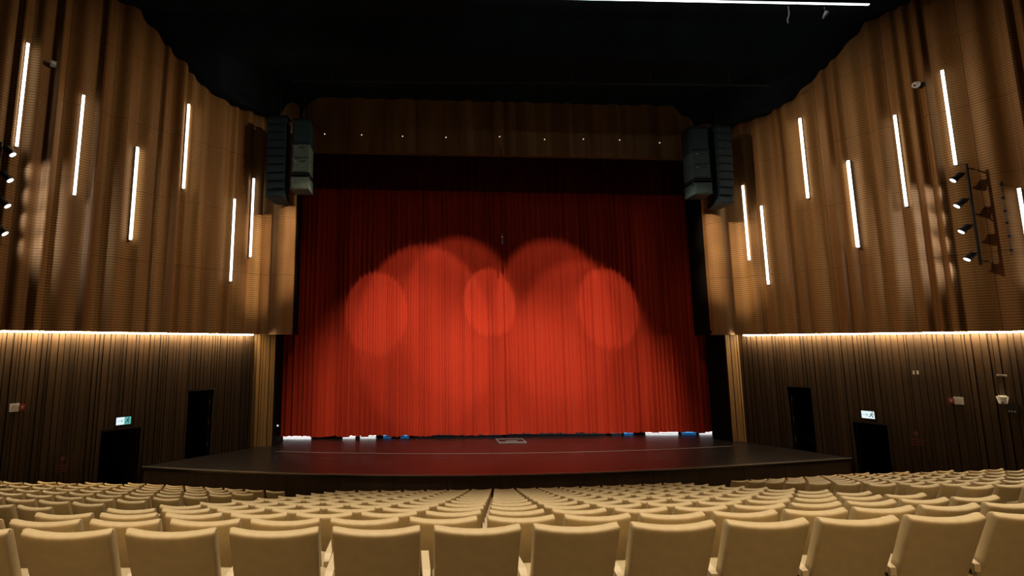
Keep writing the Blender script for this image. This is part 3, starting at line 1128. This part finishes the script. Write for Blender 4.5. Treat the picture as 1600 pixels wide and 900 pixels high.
# camera unit on the right wall, with its dark box below
o = wall_thing('right', 1567, 624, 'wall_camera', 'white bracket camera with dark box below, on the right wall', 'camera')
MB().box((0, 0.02, 0.10), (0.16, 0.04, 0.05)).build('mount', M_WHITE, o)
MB().tube((0, 0.10, 0.09), (0, 0.10, -0.12), 0.13, 14, 0.085).build('dome', M_WHITE, o)
MB().sphere((0, 0.19, -0.08), 0.025, 8).build('lens', M_LASER, o)
MB().box((-0.16, 0.05, -0.25), (0.22, 0.10, 0.26)).build('junction_box', M_LASER, o)
for k in range(3):
    MB().box((-0.20 + 0.055 * k, 0.103, -0.33), (0.028, 0.006, 0.04)).build('mark', M_GREYPL, o)
o = wall_thing('right', 1565, 586.5, 'wall_plate', 'small pale horizontal plate above the camera, right wall', 'plate')
MB().box((0, 0.01, 0), (0.20, 0.02, 0.055)).build('plate', M_GREYPL, o)
MB().box((0, 0.022, 0), (0.14, 0.006, 0.012)).build('ridge', M_STEEL, o)
for k, x in enumerate((1427.8, 1434)):
    o = wall_thing('right', x, 582, 'wall_socket', 'tiny pale wall fitting high above alarm, %s of two' % ('left' if k == 0 else 'right'), 'fitting', group='pair of tiny fittings on the right wall')
    MB().box((0, 0.015, 0), (0.042, 0.03, 0.12)).build('body', M_WHITE, o)
    MB().box((0, 0.033, 0.02), (0.02, 0.008, 0.03)).build('slot', M_STEEL, o)

# fire cabinets low on the walls
for side, x, y in (('left', 97, 722), ('right', 1432, 682)):
    o = wall_thing(side, x, y, 'fire_cabinet', 'dark fire cabinet door with faded red marks, low on %s wall' % side, 'cabinet', off=0.055)
    dm = MB()
    for k in range(5):
        dm.box((-0.25 + 0.125 * k, 0.004, -0.25), (0.105, 0.012, 0.95))
    dm.build('door', M_BOARD, o)
    dk = MB().tube((0, 0.02, 0.10), (0, 0.026, 0.10), 0.065, 14)
    dk.build('emblem', M_REDDIM, o)
    for k in range(3):
        MB().box((0, 0.023, -0.10 - 0.085 * k), (0.34 - 0.04 * k, 0.006, 0.028)).build('red_bar', M_REDDIM, o)

# small boxes high on the upper walls
s, z = onwall('left', 83, 101, OFF + 0.2)
o = wall_thing('left', 83, 101, 'wall_speaker', 'small pale box high on the left wall right of the first bar', 'box', off=OFF + 0.12)
MB().box((0, 0.05, 0), (0.14, 0.16, 0.14)).build('body', M_GREYPL, o)
MB().box((0, 0.135, 0), (0.09, 0.012, 0.09)).build('face', M_WHITE, o)
o = wall_thing('right', 1436, 134, 'dome_camera', 'white dome camera with dark bracket high on the right wall', 'camera', off=OFF + 0.12)
MB().box((-0.07, 0.02, -0.02), (0.16, 0.12, 0.14)).build('bracket', M_LASER, o)
MB().sphere((0.05, 0.12, 0.02), 0.11, 12).build('dome', M_WHITE, o, True)
MB().sphere((0.08, 0.21, -0.02), 0.035, 8).build('lens', M_LASER, o, True)
MB().tube((0.05, 0.05, 0.02), (0.05, -0.1, 0.02), 0.03, 8).build('arm', M_WHITE, o)

# tiny pilot lights at the piers
for side, x, y in (('left', 434, 665), ('right', 1136.5, 663)):
    r = ray(x, y)
    Yp = 19.62 if side == 'left' else 20.45
    t = Yp / r.y
    o = empty('pilot_light', (r.x * t, Yp, EYE + r.z * t), label='tiny white pilot light in the dark beside the %s pier' % side, cat='pilot light')
    MB().tube((0, 0.08, 0), (0, 0.0, 0), 0.05, 10).build('housing', M_STEEL, o)
    MB().sphere((0, -0.01, 0), 0.04, 8).build('bulb', M_TINY, o, True)

# ------------------------------------------------------------------ spotlight racks on the walls
def rack(side, top, bot, heads, label, offr=OFF + 0.45):
    s0, z1 = onwall(side, *top, off=offr)
    s1, z0 = onwall(side, *bot, off=offr)
    s = (s0 + s1) / 2
    p = wp(side, s, offr, z0)
    D, N = (LD, LN) if side == 'left' else (RD, RN)
    D3, N3 = Vector((D.x, D.y, 0)), Vector((N.x, N.y, 0))
    H = z1 - z0
    o = empty('lighting_pipe', tuple(p), label=label, cat='lighting pipe')
    MB().tube((0, 0, 0), (0, 0, H), 0.035, 10).build('pipe', M_STEEL, o)
    for k in (0.04, 0.5, 0.96):
        b = MB()
        q = N3 * -(offr - OFF - 0.06)
        b.tube(Vector((0, 0, H * k)), q + Vector((0, 0, H * k)) + D3 * 0.12, 0.02, 8)
        b.build('wall_bracket', M_STEEL, o)
    for i, (hx, hy) in enumerate(heads):
        sh, zh = onwall(side, hx, hy, off=offr + 0.05)
        zh = zh + 0.05
        # body runs from the pipe towards the stage, nose a little down and out
        nose = wp(side, sh, offr + 0.10, zh - 0.05)
        tail = wp(side, s - 0.12, offr + 0.02, zh + 0.14)
        d = (nose - tail)
        L = d.length
        d.normalize()
        l = empty('stage_spotlight', tuple(tail), label='black spotlight with lit lens on the %s wall pipe, %s from the top' % (side, ORD[i + 1]), cat='spotlight',
                  group='spotlights on the wall pipes')
        MB().tube((0, 0, 0), tuple(d * (L * 0.55)), 0.085, 12).build('body', M_STEEL, l)
        MB().tube(tuple(d * (L * 0.55)), tuple(d * (L * 0.97)), 0.075, 12, 0.11).build('barrel', M_STEEL, l)
        MB().tube(tuple(d * (L * 0.97)), tuple(d * (L * 0.995)), 0.085, 12).build('lens', M_LENS, l)
        pp = Vector(p) - tail
        pp = Vector((pp.x, pp.y, 0))
        MB().tube(pp * (1 - 0.04 / pp.length), pp * 0.1, 0.025, 8).build('clamp', M_STEEL, l)
        # its own light, grazing the wall towards the stage
        aim = wp(side, sh - 3.2, -0.2, zh - 1.2)
        spot('spotlight_beam', tuple(nose + d * 0.06), tuple(aim), 38, 85, 0.9, (0.90, 0.92, 1.0), 0.05)
    return o


rack('right', (1510, 256), (1532, 414), [(1489, 283), (1495, 323), (1502, 363), (1511, 406)], 'black vertical lighting pipe on the right wall')
rack('left', (1, 222), (-16, 384), [(20, 243), (16, 283), (12, 323), (8, 366)], 'black vertical lighting pipe on the left wall, cut by frame')

# slim rail with small knobs beyond the right pipe
s0, z1 = onwall('right', 1563, 283, OFF + 0.12)
s1, z0 = onwall('right', 1580, 400, OFF + 0.12)
p = wp('right', (s0 + s1) / 2, OFF + 0.12, z0)
o = empty('hook_rail', tuple(p), label='thin vertical rail with six dark knobs on the right wall', cat='rail')
MB().tube((0, 0, 0), (0, 0, z1 - z0), 0.010, 6).build('rail', M_STEEL, o)
for k, y in enumerate((287, 309, 330, 349, 370, 392)):
    _, zk = onwall('right', 1570, y, OFF + 0.12)
    MB().sphere((-0.03, -0.04, zk - z0), 0.045, 8).build('knob', M_STEEL if k else M_STEEL, o, True)
    MB().tube((0, 0, zk - z0), (-RN.x * 0.12, -RN.y * 0.12, zk - z0), 0.012, 6).build('standoff', M_STEEL, o)

# ------------------------------------------------------------------ theatre seats
def rounded_back():
    """slightly bowed, padded backrest leaning back; local x across, y towards the stage, z up; origin on the floor under its top"""
    W, T, H0, H1 = BW / 2, 0.072, 0.36, SEAT_H
    nx, nz = 10, 9
    lean = 0.21
    vs, fs = [], []

    def pt(u, v, back):
        # u -1..1, v 0..1
        z = H0 + (H1 - H0) * v
        y0 = lean * (1 - v)                       # leaning back
        bow = -0.030 * (1 - u * u)                # bowed towards the rear
        wid = W * (0.955 + 0.045 * v)
        edge = 1.0
        r = 0.020
        # round the border
        du = max(0, abs(u) - 0.93) / 0.07
        dv = max(0, v - 0.955) / 0.045
        inset = r * (1 - sqrt(max(0, 1 - min(1, du) ** 2))) + r * (1 - sqrt(max(0, 1 - min(1, dv) ** 2)))
        y = y0 + bow + (inset if back else T - inset)
        zz = z - (0.004 * min(1, du) ** 2 * v) - 0.018 * (1 - u * u) * v - (0.012 * v if back else 0)
        return (u * wid, y, zz)
    us = [-1, -0.975, -0.93, -0.6, -0.3, 0, 0.3, 0.6, 0.93, 0.975, 1]
    vz = [0, 0.25, 0.5, 0.75, 0.92, 0.955, 0.975, 0.99, 1.0]
    for back in (True, False):
        for v in vz:
            for u in us:
                vs.append(pt(u, v, back))
    n, m = len(us), len(vz)
    for j in range(m - 1):
        for i in range(n - 1):
            a = j * n + i
            fs.append((a, a + 1, a + n + 1, a + n))
            b = m * n + a
            fs.append((b, b + n, b + n + 1, b + 1))
    for j in range(m - 1):
        for i in (0, n - 1):
            a, b = j * n + i, m * n + j * n + i
            q = (a, a + n, b + n, b)
            fs.append(q if i == 0 else q[::-1])
    for i in range(n - 1):
        a, b = (m - 1) * n + i, m * n + (m - 1) * n + i
        fs.append((a, a + 1, b + 1, b))
        a, b = i, m * n + i
        fs.append((a, b, b + 1, a + 1))
    mb = MB()
    mb.add(vs, fs)
    return mb


def pad_mb(W, D, H, x, y, z, rx=0.0):
    """cushion with rounded rim"""
    m = Matrix.Rotation(rx, 3, 'X')
    mb = MB()
    rings = [(0.90, -0.5), (1.0, -0.3), (1.0, 0.2), (0.94, 0.42), (0.75, 0.5)]
    vs = []
    for k, h in rings:
        for i in range(16):
            t = 2 * pi * i / 16
            c, s_ = cos(t), sin(t)
            ex = abs(c) ** 0.35 * (1 if c >= 0 else -1)
            ey = abs(s_) ** 0.35 * (1 if s_ >= 0 else -1)
            vs.append(m @ Vector((ex * W / 2 * (1 - (1 - k) * 0.5), ey * D / 2 * k, h * H)) + Vector((x, y, z)))
    fs = []
    for r_ in range(len(rings) - 1):
        for i in range(16):
            fs.append((r_ * 16 + i, r_ * 16 + (i + 1) % 16, (r_ + 1) * 16 + (i + 1) % 16, (r_ + 1) * 16 + i))
    fs += [tuple(range(15, -1, -1)), tuple(range((len(rings) - 1) * 16, len(rings) * 16))]
    mb.add(vs, fs)
    return mb


def arm_mb(sx):
    mb = MB()
    x = sx * 0.31
    vs = []
    for y, hw, zt in ((0.13, 0.022, 0.62), (0.20, 0.026, 0.655), (0.50, 0.026, 0.645), (0.60, 0.022, 0.60)):
        vs += [(x - hw, y, zt - 0.05), (x + hw, y, zt - 0.05), (x + hw, y, zt), (x - hw, y, zt)]
    fs = []
    for k in range(3):
        a, b = 4 * k, 4 * (k + 1)
        for j in range(4):
            fs.append((a + j, a + (j + 1) % 4, b + (j + 1) % 4, b + j))
    fs += [(3, 2, 1, 0), (12, 13, 14, 15)]
    mb.add(vs, fs)
    return mb


def panel_mb(sx):
    mb = MB()
    x = sx * 0.31
    prof = [(0.17, 0.0), (0.47, 0.0), (0.56, 0.50), (0.55, 0.598), (0.18, 0.605)]
    n = len(prof)
    vs = [(x - 0.017, y, z) for y, z in prof] + [(x + 0.017, y, z) for y, z in prof]
    fs = [tuple(range(n - 1, -1, -1)), tuple(range(n, 2 * n))] + [(i, (i + 1) % n, n + (i + 1) % n, n + i) for i in range(n)]
    mb.add(vs, fs)
    return mb


ME = {
    'backrest': rounded_back().mesh('backrest', M_LEATHER, True, 48),
    'seat': pad_mb(0.52, 0.48, 0.13, 0, 0.42, 0.42, 0.06).mesh('seat', M_LEATHER, True),
    'armrest_r': arm_mb(1).mesh('armrest', M_ARM),
    'armrest_l': arm_mb(-1).mesh('armrest', M_ARM),
    'side_panel_r': panel_mb(1).mesh('side_panel', M_LEATHER),
    'side_panel_l': panel_mb(-1).mesh('side_panel', M_LEATHER),
}
pd = MB()
pd.box((0, 0.36, 0.17), (0.40, 0.10, 0.34)).box((0, 0.36, 0.012), (0.46, 0.24, 0.024))
ME['pedestal'] = pd.mesh('pedestal', M_STEEL)


def make_seat(left_end):
    root = empty('theatre_seat')
    parts = ['backrest', 'seat', 'pedestal', 'armrest_r', 'side_panel_r']
    if left_end:
        parts += ['armrest_l', 'side_panel_l']
    for k in parts:
        o = bpy.data.objects.new(k.replace('_r', '').replace('_l', '') if k[-2:] in ('_r', '_l') else k, ME[k])
        C.objects.link(o)
        o.parent = root
    return root


vis = []
for s_ in seats:
    u, v = project(s_[3])
    if -75 < u < 1675 and v < 960:
        s_.append(u)
        s_.append(s_[3].y)
        vis.append(s_)
vis.sort(key=lambda q: q[-1])
NEAR, FAR = vis[:300], vis[300:]
protos = {}
GRP = {'centre': 'seats of the centre block', 'left': 'seats of the left block', 'right': 'seats of the right block'}
for blk, r, idx, c, a, first, last, u, dep in NEAR:
    le = first
    if le not in protos:
        protos[le] = make_seat(le)
        o = protos[le]
    else:
        o = copy_tree(protos[le])
    o.location = (c.x, c.y, c.z - SEAT_H)
    o.rotation_euler = (0, 0, a)
    if blk == 'centre':
        # counted from the aisle end that lies nearer
        row = 'nearest row' if r == 0 else '%s row from the camera' % ORD[r + 1] if r < 8 else ('front row' if r == 12 else '%s row from the stage' % ORD[13 - r])
        lab = 'cream leather seat, centre block, %s, %s from left aisle' % (row, ORD[idx])
    else:
        row = 'front row' if r == 12 else '%s row from the stage' % ORD[13 - r]
        lab = 'cream leather seat, %s block, %s, %s from the aisle' % (blk, row, ORD[idx])
    o['label'] = lab
    o['category'] = 'seat'
    o['group'] = GRP[blk]
if FAR:
    mb = MB()
    for blk, r, idx, c, a, first, last, u, dep in FAR:
        mm = Matrix.Translation((c.x, c.y, c.z - SEAT_H)) @ Matrix.Rotation(a, 4, 'Z')
        for k in ('backrest', 'seat', 'armrest_r', 'side_panel_r', 'pedestal'):
            me = ME[k]
            mb.add([mm @ v.co for v in me.vertices], [tuple(p.vertices) for p in me.polygons])
    mb.build('far_seats', M_LEATHER, None, True, label='farthest cream theatre seats packed in the rows nearest the stage', cat='seats', kind='stuff')
print('seats in view', len(vis), 'individual', len(NEAR), 'far', len(FAR))
